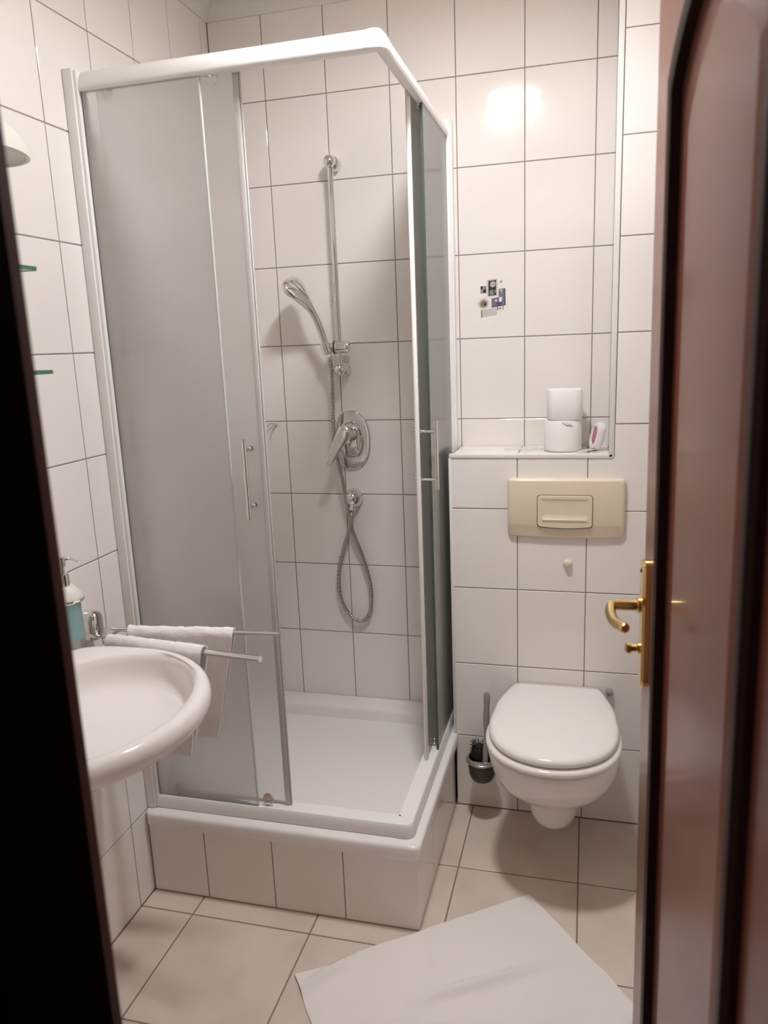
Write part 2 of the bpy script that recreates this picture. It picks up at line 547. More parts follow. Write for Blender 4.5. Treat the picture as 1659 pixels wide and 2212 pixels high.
bar_handle('y', .377, -.766, 1.088, 1.285, 1)
bar_handle('x', -.414, .776, 1.099, 1.287, 1)


def roller(pos, axis, up):
    ax = Vector(axis)
    p = Vector(pos)
    s = 1 if up else -1
    g = G()
    # wheel, hub and bracket plate with a rounded end
    g.lathe([(.004, -.003), (.0115, -.003), (.0125, -.001), (.0125, .003), (.0115, .005), (.004, .005)], p, axis, 18)
    side = Vector((0, 0, 1)).cross(ax)
    q = p - ax * .006
    poly = []
    for k in range(9):
        a = PI * k / 8
        poly.append(q + side * (.013 * math.cos(a)) + Vector((0, 0, 1)) * (.013 * math.sin(a) + .012) * (1 if not up else -1))
    poly += [q - side * .013 + Vector((0, 0, -.008 if not up else .008)), q + side * .013 + Vector((0, 0, -.008 if not up else .008))]
    g.loft([poly, [v - ax * .0025 for v in poly]])
    g.lathe([(.004, -.011), (.0055, -.0105), (.0055, -.005), (.003, .0)], p, axis, 12)
    return g.obj('roller', M_chrome, en, True)


for x in (.094, .358):
    roller((x, -.738, .304), (0, 1, 0), False)
    roller((x, -.738, 2.086), (0, 1, 0), True)
for y in (-.345, -.115):
    roller((.738, y, .304), (-1, 0, 0), False)
    roller((.738, y, 2.086), (-1, 0, 0), True)

# ------------------------------------------------------------------ shower rail, handset, hose, mixer, outlet
RX, RY = .397, -.050
sr = empty('shower_rail', (RX, 0, 1.42), 'vertical chrome riser rail with hand shower holder on the back wall', 'shower rail')
G().tube([(RX, RY, 1.412), (RX, RY, 2.045)], .0092, 16).obj('rail_tube', M_chrome, sr, True)
for z in (2.043, 1.419):
    # ball end on a round wall mount
    g = G().lathe([(.0225, -.0005), (.0225, .028), (.021, .034), (.013, .040)], (RX, 0, z), (0, -1, 0), 22)
    g.obj('rail_mount', M_chrome, sr, True)
    pr = [(.0195 * math.sin(PI * k / 10), .0195 * (1 - math.cos(PI * k / 10))) for k in range(11)]
    G().lathe(pr, (RX, RY + .014, z), (0, -1, 0), 20).obj('rail_end_cap', M_chrome, sr, True)
g = G().lathe([(.004, -.036), (.013, -.035), (.0185, -.030), (.0200, -.014), (.0200, .026), (.017, .034), (.006, .036)], (RX, RY, 1.490), (1, .0, 0), 22)
sl = g.obj('slider', M_chrome, sr, True)
G().lathe([(.0208, -.0022), (.0208, .0022)], (RX - .013, RY, 1.490), (1, 0, 0), 22).obj('slider_ring', M_dark, sl, True)
hd = (Vector((RX - .036, RY - .022, 1.488)))
G().lathe([(.011, -.020), (.0155, -.016), (.0165, .004), (.0155, .016), (.012, .018)], hd, (-.30, -.16, 1), 20).obj('handset_holder', M_chrome, sr, True)

# handset : lofted body, handle to head
hs = empty('hand_shower', (.361, -.072, 1.47), 'chrome hand shower with oval head hooked in the slider on the rail', 'shower head')
pth = smoothpath([(.3655, -.069, 1.468), (.361, -.073, 1.492), (.352, -.082, 1.535), (.340, -.094, 1.580), (.322, -.108, 1.622), (.300, -.118, 1.655), (.280, -.124, 1.682), (.262, -.128, 1.702)], 5)
nrm = Vector((-.60, .30, -.58)).normalized()     # spray direction
L = len(pth)
rings = []
for i, p in enumerate(pth):
    t = i / (L - 1)
    tg = (pth[min(i + 1, L - 1)] - pth[max(i - 1, 0)]).normalized()
    sd = nrm.cross(tg).normalized()
    nn = tg.cross(sd).normalized()
    if t < .50:
        wd, th = .0105 + .004 * t, .0105 + .002 * t
    else:
        q = (t - .50) / .50
        wd = .0125 + .0385 * math.sin(min(1, q / .72) * PI / 2) ** 1.5
        if q > .72: wd = .051 * math.sqrt(max(0, 1 - ((q - .72) / .285) ** 2))
        th = .0115 + .006 * math.sin(PI * min(1, q))
        if q > .85: th *= max(.12, math.sqrt(max(0, 1 - ((q - .85) / .16) ** 2)))
    rings.append([p + sd * wd * math.cos(a) + nn * th * math.sin(a) for a in [2 * PI * k / 24 for k in range(24)]])
G().loft(rings).obj('shower_body', M_chrome, hs, True, sharp=80)
cH = Vector((.287, -.1225, 1.674)) + nrm * .0125
G().lathe([(.001, 0), (.036, 0), (.037, .002), (.034, .005), (.001, .006)], cH, nrm, 26).obj('spray_plate', M_handlegrey, hs, True)
for k in (-1, 1):
    q = smoothpath([Vector((.318, -.112, 1.630)) - nrm * .0155, Vector((.300, -.1185, 1.655)) - nrm * .0190 + nrm.cross(Vector((.4, .05, -.9))).normalized() * .010 * k,
                    Vector((.275, -.1255, 1.688)) - nrm * .0165 + nrm.cross(Vector((.4, .05, -.9))).normalized() * .012 * k], 5)
    G().tube(q, .0016, 8).obj('body_rib', M_steel, hs, True)
G().lathe([(.0085, -.014), (.0095, -.012), (.0095, .0), (.0085, .002)], (.3670, -.0675, 1.462), (-.2, -.15, 1), 14).obj('hose_nut', M_chrome, hs, True)

hp = smoothpath([(.369, -.0655, 1.455), (.370, -.058, 1.40), (.366, -.050, 1.313), (.3645, -.052, 1.245), (.3655, -.052, 1.170), (.379, -.036, 1.068), (.389, -.030, .985), (.3935, -.022, .935), (.402, -.020, .878), (.432, -.017, .790),
                 (.454, -.015, .700), (.458, -.015, .630), (.446, -.015, .575), (.414, -.015, .548), (.374, -.015, .574), (.345, -.015, .640), (.347, -.018, .735), (.370, -.024, .815), (.394, -.036, .880), (.408, -.044, .925), (.410, -.044, .948)], 26)
rad = [.0072 if (i // 2) % 2 else .0060 for i in range(len(hp))]
ho = G().tube(hp, rad, 8).obj('shower_hose', M_hose, smooth=True, origin=(.40, -.03, .55), sharp=80)
tag(ho, 'ribbed metal shower hose looping down the back wall', 'shower hose')

mx = empty('shower_mixer', (.409, 0, 1.185), 'chrome single-lever shower mixer on an oval wall plate', 'shower mixer')


def oval(cx, cz, a, b, y, n=40, e=2.25):
    out = []
    for k in range(n):
        t = 2 * PI * k / n
        c, s = math.cos(t), math.sin(t)
        out.append((cx + a * math.copysign(abs(c) ** (2 / e), c), y, cz + b * math.copysign(abs(s) ** (2 / e), s)))
    return out


g = G().loft([oval(.409, 1.185, .066, .098, -.0003), oval(.409, 1.185, .066, .098, -.005), oval(.409, 1.185, .063, .095, -.0088), oval(.409, 1.185, .058, .090, -.0098), oval(.409, 1.185, .044, .062, -.0105)], True, True)
g.obj('wall_plate', M_chrome, mx, True, sharp=30)
g = G().loft([oval(.409, 1.186, .044, .064, -.0095), oval(.409, 1.186, .044, .064, -.0125), oval(.409, 1.186, .041, .061, -.0155), oval(.409, 1.186, .037, .056, -.0148), oval(.409, 1.186, .034, .052, -.0125), oval(.409, 1.186, .029, .044, -.0140), oval(.409, 1.186, .020, .030, -.0165), oval(.409, 1.186, .008, .012, -.0180)])
g.obj('plate_ring', M_chrome, mx, True, sharp=30)
G().lathe([(.026, .010), (.024, .016), (.022, .045), (.0245, .047), (.0245, .064), (.018, .070), (.004, .071)], (.411, 0, 1.206), (0, -1, 0), 26).obj('cartridge_body', M_chrome, mx, True, sharp=30)
A, B = Vector((.409, -.072, 1.222)), Vector((.352, -.092, 1.113))
dd = (B - A).normalized()
sd = dd.cross(Vector((0, 1, 0))).normalized()
up = sd.cross(dd)
rings = []
for t, wd, th in [(-.16, .004, .003), (-.12, .016, .007), (0, .0235, .0125), (.2, .0225, .012), (.5, .017, .009), (.8, .0135, .006), (.96, .012, .005), (1.0, .009, .0035)]:
    c = A + (B - A) * t
    rings.append([c + sd * wd * math.copysign(abs(math.cos(a)) ** .7, math.cos(a)) + up * th * math.copysign(abs(math.sin(a)) ** .7, math.sin(a)) for a in [2 * PI * k / 20 for k in range(20)]])
G().loft(rings).obj('lever', M_chrome, mx, True, sharp=60)

wo = empty('wall_outlet', (.408, 0, .987), 'round chrome hose outlet elbow on the wall under the mixer', 'wall outlet')
G().lathe([(.0335, -.0003), (.0335, .004), (.0315, .014), (.026, .028), (.016, .039), (.006, .044), (.0005, .045)], (.408, 0, .988), (0, -1, 0), 28).obj('outlet_dome', M_chrome, wo, True)
G().lathe([(.009, .0), (.009, .022), (.011, .023), (.011, .034), (.008, .036)], (.410, -.024, .983), (.01, -.45, -1), 16).obj('outlet_nut', M_chrome, wo, True)

hk = empty('wall_hook', (.138, 0, 1.235), 'tiny chrome robe hook on the back wall beside the sliding door edge', 'hook')
G().lathe([(.008, -.0003), (.008, .004), (.004, .006)], (.140, 0, 1.240), (0, -1, 0), 14).obj('hook_base', M_chrome, hk, True)
G().tube(smoothpath([(.140, -.004, 1.240), (.140, -.022, 1.240), (.142, -.030, 1.232), (.142, -.026, 1.222)], 4), .0026, 8).obj('hook_arm', M_chrome, hk, True)
G().tube(smoothpath([(.134, -.004, 1.243), (.124, -.020, 1.243), (.122, -.026, 1.234)], 4), .0022, 8).obj('hook_arm', M_chrome, hk, True)

# ------------------------------------------------------------------ toilet
TX = 1.0935
YB = BOXY


def egg(wd, length, z, back=None, yb=None, n=48, back_w=.70, drop=0):
    """outline: flat-ish back at the wall, round front. wd half width, length from the wall"""
    yb = 0.0 if yb is None else yb
    bw = back_w
    key = [(0, 0), (0, bw * .5), (.006, bw * .93), (.035, bw + .05), (.15, bw + (1 - bw) * .50), (.30, bw + (1 - bw) * .83), (.45, .985), (.57, 1.0), (.69, .965), (.80, .865), (.89, .70), (.955, .47), (.99, .22), (1.0, 0)]
    sp = smoothpath([(b_ * wd, yb + a_ * (length - yb), 0) for a_, b_ in key], 4)
    half = [(p.x, p.y) for p in sp]
    out = [(TX + x, YB - y, z) for x, y in half] + [(TX - x, YB - y, z) for x, y in half[-2:0:-1]]
    return out


to = empty('toilet', (TX, YB, .125), 'white wall-hung toilet with closed lid under the cream flush plate', 'toilet')
g = G()
prof = [(.060, .262, .128, .95), (.066, .268, .132, .95), (.072, .272, .150, .95), (.074, .275, .18, .95), (.078, .285, .205, .95), (.090, .305, .225, .92), (.118, .345, .245, .88),
        (.142, .382, .27, .84), (.160, .415, .30, .8), (.170, .440, .335, .78), (.176, .454, .366, .75), (.1785, .461, .386, .72), (.1785, .462, .397, .72), (.1755, .459, .4035, .72), (.14, .41, .4045, .72)]
g.loft([egg(a, b, z, back_w=c, yb=.0008) for a, b, z, c in prof])
g.obj('bowl', M_ceramic, to, True, sharp=70)
g = G().loft([egg(.160, .445, .4090, yb=.035), egg(.1785, .466, .4100, yb=.022), egg(.1825, .4695, .4155, yb=.02), egg(.1825, .4695, .4215, yb=.02), egg(.179, .465, .427, yb=.022), egg(.160, .445, .4285, yb=.03)])
g.obj('seat', M_seat, to, True, sharp=70)
g = G().loft([egg(.152, .434, .4315, yb=.03), egg(.1715, .455, .4325, yb=.007), egg(.1745, .4585, .437, yb=.004), egg(.1745, .4585, .444, yb=.004), egg(.1720, .455, .4495, yb=.006), egg(.166, .448, .4535, yb=.011), egg(.148, .424, .4565, yb=.034), egg(.09, .34, .459, yb=.11)])
g.obj('lid', M_seat, to, True, sharp=70)
for s in (-1, 1):
    G().lathe([(.004, 0), (.0085, .001), (.0085, .034), (.004, .035)], (TX + s * .078 - .0175, YB - .010, .420), (1, 0, 0), 14).obj('hinge', M_steel, to, True)
G().lathe([(.011, -.0003), (.011, .012), (.008, .018), (.003, .020)], (1.249, YB, .440), (0, -1, 0), 16).obj('bolt_cap', M_handlegrey, to, True)['label'] = 'grey round bolt cap behind the lid'

# ------------------------------------------------------------------ flush plate
fp = empty('flush_plate', (1.112, YB, 1.008), 'cream plastic cistern flush plate on the tiled wall above the toilet', 'flush plate')
X0, X1, Z0, Z1 = .946, 1.279, .924, 1.096


def cover_section(x, e, dm):
    bow = .006 * (1 - ((x - 1.1125) / .1665) ** 2)
    zb, zt = Z0 - bow + e, Z1 - e
    P = [(0, zb), (.0085, zb), (.0125, zb + .003), (.0210, .9565), (.0225, .9630), (.0225, zt - .011), (.0215, zt - .006), (.0175, zt - .0015), (.011, zt), (0, zt)]
    return [(x, YB - max(d * dm, .0002), z) for d, z in P]


secs = []
ends = [(0, .011, .35), (.0012, .0075, .60), (.004, .0035, .82), (.008, .0012, .95), (.013, 0, 1.0)]
for t, e, dm in ends: secs.append(cover_section(X0 + t, e, dm))
for k in range(1, 12): secs.append(cover_section(X0 + .013 + (X1 - X0 - .026) * k / 12, 0, 1))
for t, e, dm in ends[::-1]: secs.append(cover_section(X1 - t, e, dm))
G().loft(secs).obj('cover', M_cream, fp, True, sharp=24)
G().loft([[(x, YB - .012, z) for x, z in rrect(1.0323, 1.1907, .9528, 1.0497, .0098, 5, bow=.004)], [(x, YB - .0229, z) for x, z in rrect(1.0323, 1.1907, .9528, 1.0497, .0098, 5, bow=.004)]]).obj('button_gap', M_creamgap, fp)
B0 = lambda ins, y, r=.009, b=.004: [(x, YB - y, z) for x, z in rrect(1.0345 + ins, 1.1885 - ins, .9550 + ins, 1.0475 - ins, r, 5, bow=b)]


def dish(ins, y, r):
    return [(x, YB - y, z) for x, z in rrect(1.0345 + ins, 1.1885 - ins, .9720 + ins, 1.0475 - ins, r, 5, bow=.0001)]


g = G().loft([B0(0, .0158), B0(0, .0245), B0(.0012, .0260), dish(.009, .0262, .004), dish(.014, .0238, .003), dish(.020, .0232, .003)], True, True)
bt = g.obj('push_button', M_cream, fp, True, sharp=20)
G().box(1.048, 1.175, YB - .0285, YB - .0225, .9715, .9795, .0028, 3).obj('button_ridge', M_cream, bt, True)
kb = G().lathe([(.0125, -.0003), (.0125, .004), (.0115, .010), (.008, .015), (.0005, .017)], (1.121, YB, .840), (0, -1, 0), 22).obj('wall_stop', M_cream, smooth=True, origin=(1.121, YB, .84))
tag(kb, 'small round beige rubber stop on the wall under the flush plate', 'wall stop')

# ------------------------------------------------------------------ toilet brush
tb = empty('toilet_brush', (.872, YB, .14), 'toilet brush in a smoked cup on a chrome wall ring left of the toilet', 'toilet brush')
CX, CY, RZ = .870, -.268, .212
G().lathe([(.022, 0), (.034, .006), (.041, .022), (.0435, .045), (.0435, .068), (.0400, .068), (.0400, .045), (.036, .022), (.028, .010), (.001, .008)], (CX, CY, .142), (0, 0, 1), 28).obj('cup', M_smoke, tb, True)
rg = G().tube([(CX + .0462 * math.cos(a), CY + .0462 * math.sin(a), RZ) for a in [2 * PI * k / 40 for k in range(41)]], .0048, 10, False)
rg.tube([(CX + .043 * math.cos(a), CY + .043 * math.sin(a), RZ + .006) for a in [2 * PI * k / 40 for k in range(41)]], .0040, 8, False)
rg.obj('holder_ring', M_steel, tb, True)
G().tube([(CX, CY + .047, RZ), (CX, BOXY, RZ)], .006, 10).obj('wall_arm', M_chrome, tb, True)
G().lathe([(.018, -.0003), (.018, .005), (.010, .007)], (CX, BOXY, RZ), (0, -1, 0), 18).obj('wall_rosette', M_chrome, tb, True)
hb = Vector((.882, -.285, .212))
G().lathe([(.0085, 0), (.0085, .05), (.0065, .06), (.006, .085), (.0075, .11), (.0095, .14), (.0098, .165), (.0088, .180), (.0090, .190), (.0098, .205), (.0096, .225), (.006, .235), (.001, .237)], hb, (.03, .02, 1), 16).obj('brush_handle', M_handlegrey, tb, True)
g = G().box(-.033, .033, -.004, .004, -.004, .004, .002)
bp = [((v[0]) + .874, v[1] - .292, v[2] + .212) for v in g.v]
build('brush_guard', bp, g.f, M_steel, tb)
# bristles: a dense tuft of thin spikes round a core
g = G().lathe([(.012, 0), (.022, .01), (.026, .035), (.024, .058), (.012, .072), (.001, .074)], (.860, -.258, .184), (0, 0, 1), 14)
random.seed(3)
for k in range(420):
    a, zz = random.uniform(0, 2 * PI), random.uniform(.190, .256)
    d = Vector((math.cos(a), math.sin(a), random.uniform(.0, .7))).normalized()
    p = Vector((.860, -.258, zz)) + d * .018
    q = p + d * random.uniform(.012, .0185)
    s = d.orthogonal().normalized() * .0011
    t = d.cross(s)
    g.add([p + s, p - s * .5 + t * .8, p - s * .5 - t * .8, q], [(0, 1, 3), (1, 2, 3), (2, 0, 3)])
tag(g.obj('bristles', M_bristle, tb), kind='stuff')

# ------------------------------------------------------------------ items on the ledge
ZL = SHELF + .0002


def roll(name, cx, cy, z0, r, h, e, label, squeeze=1.0, rot=0):
    n = 40
    def ring(rad, z, ee):
        out = []
        for k in range(n):
            t = 2 * PI * k / n
            c, s = math.cos(t), math.sin(t)
            x, y = rad * math.copysign(abs(c) ** (2 / ee), c), rad * squeeze * math.copysign(abs(s) ** (2 / ee), s)
            out.append((cx + x * math.cos(rot) - y * math.sin(rot), cy + x * math.sin(rot) + y * math.cos(rot), z))
        return out
    g = G()
    g.loft([ring(.019, z0 + .004, 2), ring(.021, z0 + .0005, 2), ring(r * .95, z0, e), ring(r, z0 + .004, e), ring(r * 1.01, z0 + h / 2, e), ring(r, z0 + h - .005, e), ring(r * .95, z0 + h, e), ring(.021, z0 + h - .001, 2), ring(.019, z0 + h - .004, 2), ring(.019, z0 + .004, 2)], False, False)
    o = g.obj(name, M_paper, smooth=True, origin=(cx, cy, z0), sharp=55)
    tag(o, label, 'toilet roll', 'toilet rolls stacked on the ledge')
    return o


r1 = roll('toilet_roll', 1.100, -.098, ZL + .0012, .0545, .0905, 2.3, 'white toilet roll at the bottom of the stack standing on leaflets')
r2 = roll('toilet_roll', 1.1035, -.098, ZL + .0922, .0505, .0885, 3.4, 'squarish white toilet roll on top of the other roll', rot=.12)
# loose sheet end hanging between them
fp_ = G().loft([[(1.112 + dx, -.098 - .0560 + .001 * abs(dx) * 20, ZL + .0900 - h) for dx, h in ((-.014, 0), (.0, .0095), (.012, .006), (.016, 0))], [(1.112 + dx, -.098 - .0568, ZL + .0900 - h) for dx, h in ((-.014, 0), (.0, .0095), (.012, .006), (.016, 0))]])
fp_.obj('loose_sheet', M_paper, r1)['label'] = 'small loose flap of paper'
l1 = G().loft([[(x, y, z) for x, y in [(.926, -.092), (1.036, -.114), (1.040, -.060), (.934, -.040)]] for z in (ZL, ZL + .0010)]).obj('leaflet', M_leaflet, origin=(.98, -.08, ZL))
tag(l1, 'pale folded leaflet lying flat on the ledge left of the toilet rolls', 'leaflet', 'leaflets on the ledge')
# second leaflet with a curled right end
g = G()
prev = []
for k in range(14):
    x = 1.042 + (1.1925 - 1.042) * k / 13
    t = max(0, (x - 1.1585) / .034)
    z = ZL + .0001 + .006 * t * t
    fr = -.114 - (x - 1.03) * .24 if x < 1.150 else -.143 + .012 * t
    bk = -.052 - (x - 1.042) * .38 + .0 * t
    prev.append([(x, fr, z), (x, bk, z), (x, bk, z + .0010), (x, fr, z + .0010)])
l2 = g.loft(prev).obj('leaflet', M_leaflet, None, True, origin=(1.10, -.10, ZL))
tag(l2, 'pale leaflet under the toilet rolls with a curled right end', 'leaflet', 'leaflets on the ledge')

af = empty('air_freshener', (1.205, -.105, ZL), 'white oval air freshener with pink centre leaning at the right end of the ledge', 'air freshener')
def af_ring(a, b, d, e=2.5, n=32):
    # oval lying in a plane leaning right, facing left / camera
    c0 = Vector((1.2010, -.108, ZL + .0425))
    U = Vector((.45, -1, 0)).normalized()
    V = Vector((.20, 0, 1)).normalized()
    N = U.cross(V)
    if N.x > 0: N = -N
    out = []
    for k in range(n):
        t = 2 * PI * k / n
        c, s = math.cos(t), math.sin(t)
        out.append(c0 + U * a * math.copysign(abs(c) ** (2 / e), c) + V * b * math.copysign(abs(s) ** (2 / e), s) + N * d)
    return out
G().loft([af_ring(.024, .036, -.010), af_ring(.029, .0415, -.006), af_ring(.0295, .042, .004), af_ring(.026, .038, .0125), af_ring(.018, .028, .0135), af_ring(.016, .025, .009), af_ring(.014, .023, .008)]).obj('case', M_trim, af, True, sharp=50)
G().loft([af_ring(.0155, .0245, .0075), af_ring(.015, .024, .0105), af_ring(.010, .018, .0125)]).obj('gel_insert', M_pink, af, True)['label'] = 'pink gel centre'

# ------------------------------------------------------------------ tile sticker
st = empty('tile_sticker', (.88, 0, 1.62), 'small collage decal of flower, star, cup shapes on a back wall tile', 'sticker')


def SP(u, v):
    # position on the tile in metres (decal laid out in its own 110 x 120 mm-ish frame)
    return (.8070 + u / 15.08 * .001395, 1.7096 - v / 15.08 * .001432 + (u - 800) / 15.08 * .00010)


def dec(name, pts, m, k, parent=st):
    P = [SP(*q) for q in pts]
    y = -.0003 - .00018 * k
    return G().loft([[(x, -.0001, z) for x, z in P], [(x, y, z) for x, z in P]]).obj(name, m, parent)


R4 = lambda a, b, c, d: [(a, b), (c, b), (c, d), (a, d)]
dec('decal_square', R4(420, 550, 615, 775), M_grey, 1)
dec('decal_patch', R4(420, 550, 495, 635), M_black, 2)
dec('decal_patch', R4(515, 660, 605, 765), M_black, 2)
dec('decal_border', R4(635, 370, 980, 905), M_lgrey, 1)
dec('decal_panel', R4(685, 410, 935, 875), M_black, 2)
for cx, cy, r0_, nn in ((830, 530, 115, 11), (800, 780, 105, 9), (880, 760, 60, 8)):
    pts = []
    for k in range(nn * 2):
        a = PI * k / nn
        rr_ = r0_ if k % 2 == 0 else r0_ * .62
        pts.append((min(930, max(690, cx + rr_ * math.cos(a))), min(868, max(415, cy + rr_ * math.sin(a)))))
    dec('decal_flower', pts, M_grey if cx != 830 else M_lgrey, 3 + (cx == 830))
dec('decal_patch', [(840 + 26 * math.cos(a), 530 + 26 * math.sin(a)) for a in [2 * PI * k / 10 for k in range(10)]], M_bronze, 5)
dec('decal_panel', [(1015, 700), (1235, 700), (1240, 1225), (780, 1245), (780, 965), (1015, 950)], M_blueg, 1)
dec('decal_patch', [(1210, 700), (1238, 700), (1242, 1225), (1214, 1225)], M_black, 2)
dec('decal_patch', [(780, 1225), (1235, 1205), (1235, 1228), (780, 1248)], M_black, 2)
dec('decal_cup', [(1030, 960), (1125, 955), (1125, 1040), (1095, 1110), (1050, 1110), (1035, 1060)], M_printw, 3)
dec('decal_dot', [(1095 + 32 * math.cos(a), 748 + 26 * math.sin(a)) for a in [2 * PI * k / 10 for k in range(10)]], M_printw, 3)
dec('decal_dot', [(1118 + 16 * math.cos(a), 818 + 16 * math.sin(a)) for a in [2 * PI * k / 10 for k in range(10)]], M_printw, 3)
dec('decal_dot', [(930 + 36 * math.cos(a), 1045 + 30 * math.sin(a)) for a in [2 * PI * k / 10 for k in range(10)]], M_printw, 3)
dec('decal_boat', [(925, 1120), (1130, 1110), (1105, 1185), (1040, 1200), (970, 1190)], M_blue, 3)
dec('decal_strip', R4(430, 1285, 470, 1535), M_bronze, 1)
dec('decal_block', [(470, 1300), (960, 1265), (960, 1500), (470, 1520)], M_lgrey, 1)
dec('decal_foot', R4(965, 1250, 1000, 1365), M_bronze, 1)
dec('decal_foot', R4(1140, 1250, 1170, 1360), M_bronze, 1)
dec('decal_dot', [(1065 + 34 * math.cos(a), 1310 + 30 * math.sin(a)) for a in [2 * PI * k / 10 for k in range(10)]], M_bronze, 1)
dec('decal_dot', [(1095 + 42 * math.cos(a), 485 + 28 * math.sin(a) - 20 * math.cos(a)) for a in [2 * PI * k / 10 for k in range(10)]], M_bronze, 1)
pts = []
random.seed(5)
for k in range(38):
    a = 2 * PI * k / 38
    rr_ = 215 * random.uniform(.85, 1.05) if k % 2 == 0 else 82
    pts.append((520 + rr_ * math.cos(a), 1095 + rr_ * math.sin(a)))
dec('decal_star', pts, M_bronze, 3)
dec('decal_dot', [(570 + 38 * math.cos(a), 1125 + 50 * math.sin(a)) for a in [2 * PI * k / 10 for k in range(10)]], M_black, 5)

# ------------------------------------------------------------------ washbasin
bs = empty('washbasin', (0, -1.30, .68), 'white oval ceramic washbasin with thick rounded rim on the left wall', 'washbasin')


def basin_ring(s, z, shift=0.0, back=1.0, n=72):
    cx, cy, a, b = .222, -1.300, .264, .281
    out = []
    for k in range(n):
        t = 2 * PI * k / n
        c, si = math.cos(t), math.sin(t)
        if c >= 0:
            x = cx + shift + a * s * c
            y = cy + b * s * si
        else:
            x = cx + shift - (.222 * back - .0005) * (abs(c) ** .55)
            y = cy + b * s * math.copysign(abs(si) ** .8, si)
        out.append((max(x, .0005), y, z))
    return out


def inner_ring(k_, z, n=72):
    return [(.257 + .192 * k_ * math.cos(2 * PI * k / n), -1.300 + .243 * k_ * math.sin(2 * PI * k / n), z) for k in range(n)]


under = [(.20, .680), (.24, .690), (.30, .704), (.36, .718), (.45, .736), (.56, .755), (.68, .771), (.79, .784), (.86, .791), (.91, .797), (.96, .805), (.99, .814), (1.004, .824), (1.003, .835), (.992, .845), (.970, .8515), (.94, .8542), (.915, .8538)]
g = G().loft([basin_ring(a, z) for a, z in under] + [inner_ring(1.03, .8515)] + [inner_ring(k_, z) for k_, z in ((1.0, .847), (.992, .832), (.980, .817), (.962, .804), (.93, .793), (.88, .784), (.80, .777), (.68, .770), (.5, .764), (.3, .760), (.05, .758))])
g.obj('bowl', M_ceramic, bs, True, sharp=80)
G().lathe([(.001, 0), (.022, 0), (.024, .002), (.001, .004)], (.195, -1.31, .7622), n=20).obj('drain', M_chrome, bs, True)

# soap dispenser standing on the basin's back corner
sd_ = empty('soap_dispenser', (.052, -1.050, .856), 'soap dispenser with blue liquid and chrome pump on the washbasin corner', 'soap dispenser')
c = (.052, -1.050, .8550)
G().lathe([(.001, .0), (.029, .0), (.030, .003), (.030, .020), (.001, .020)], c, n=26).obj('glass_base', M_crystal, sd_, True)
G().lathe([(.001, .0203), (.030, .0203), (.030, .100), (.031, .106), (.001, .106)], c, n=26).obj('bottle', M_soap, sd_, True)['label'] = 'frosted bottle of turquoise soap'
G().lathe([(.028, .1063), (.038, .1063), (.0395, .109), (.038, .112), (.028, .112)], c, n=30).obj('collar_ring', M_chrome, sd_, True)
G().lathe([(.001, .1122), (.0355, .1122), (.0355, .118), (.028, .131), (.020, .141), (.001, .142)], c, n=30).obj('shoulder', M_shade, sd_, True)
G().lathe([(.001, .1422), (.0125, .1422), (.0125, .168), (.010, .170), (.001, .170)], c, n=20).obj('pump_collar', M_chrome, sd_, True)
G().lathe([(.005, .170), (.005, .185), (.0085, .186), (.0085, .207), (.001, .208)], c, n=16).obj('pump_head', M_chrome, sd_, True)
cv3 = Vector(c)
G().tube(smoothpath([cv3 + Vector((.004, .004, .200)), cv3 + Vector((.012, .016, .200)), cv3 + Vector((.020, .027, .190))], 5), .0034, 10).obj('spout', M_chrome, sd_, True)

# ------------------------------------------------------------------ towel rail with two swing bars
tw = empty('towel_rail', (0, -.93, .845), 'chrome towel rail with two swivelling bars on the left wall', 'towel rail')
g = G()
rings = []
for x, s in ((.0003, 1), (.026, 1), (.036, .90), (.040, .70)):
    pts = [(x, -.931 + .022 * s * math.cos(a), .873 + .022 * s * math.sin(a)) for a in [PI * k / 10 for k in range(11)]] + [(x, -.931 - .022 * s, .826), (x, -.931 + .022 * s, .826)]
    rings.append(pts)
g.loft(rings).obj('wall_bracket', M_chrome, tw, True, sharp=50)
G().box(.002, .082, -.962, -.905, .836, .8445, .004).obj('swivel_plate', M_chrome, tw, True)
G().lathe([(.012, 0), (.013, .002), (.013, .020), (.012, .022)], (.064, -.938, .817), n=18).obj('swivel_pin', M_chrome, tw, True)
E1 = [Vector((.066, -.917, .8435)), Vector((.486, -.880, .8445))]
E2 = [Vector((.066, -.951, .8315)), Vector((.4975, -1.020, .8415))]
G().tube(E1, .0052, 14).obj('towel_bar', M_chrome, tw, True)
G().tube(E2, .0074, 14).obj('towel_bar', M_chrome, tw, True)


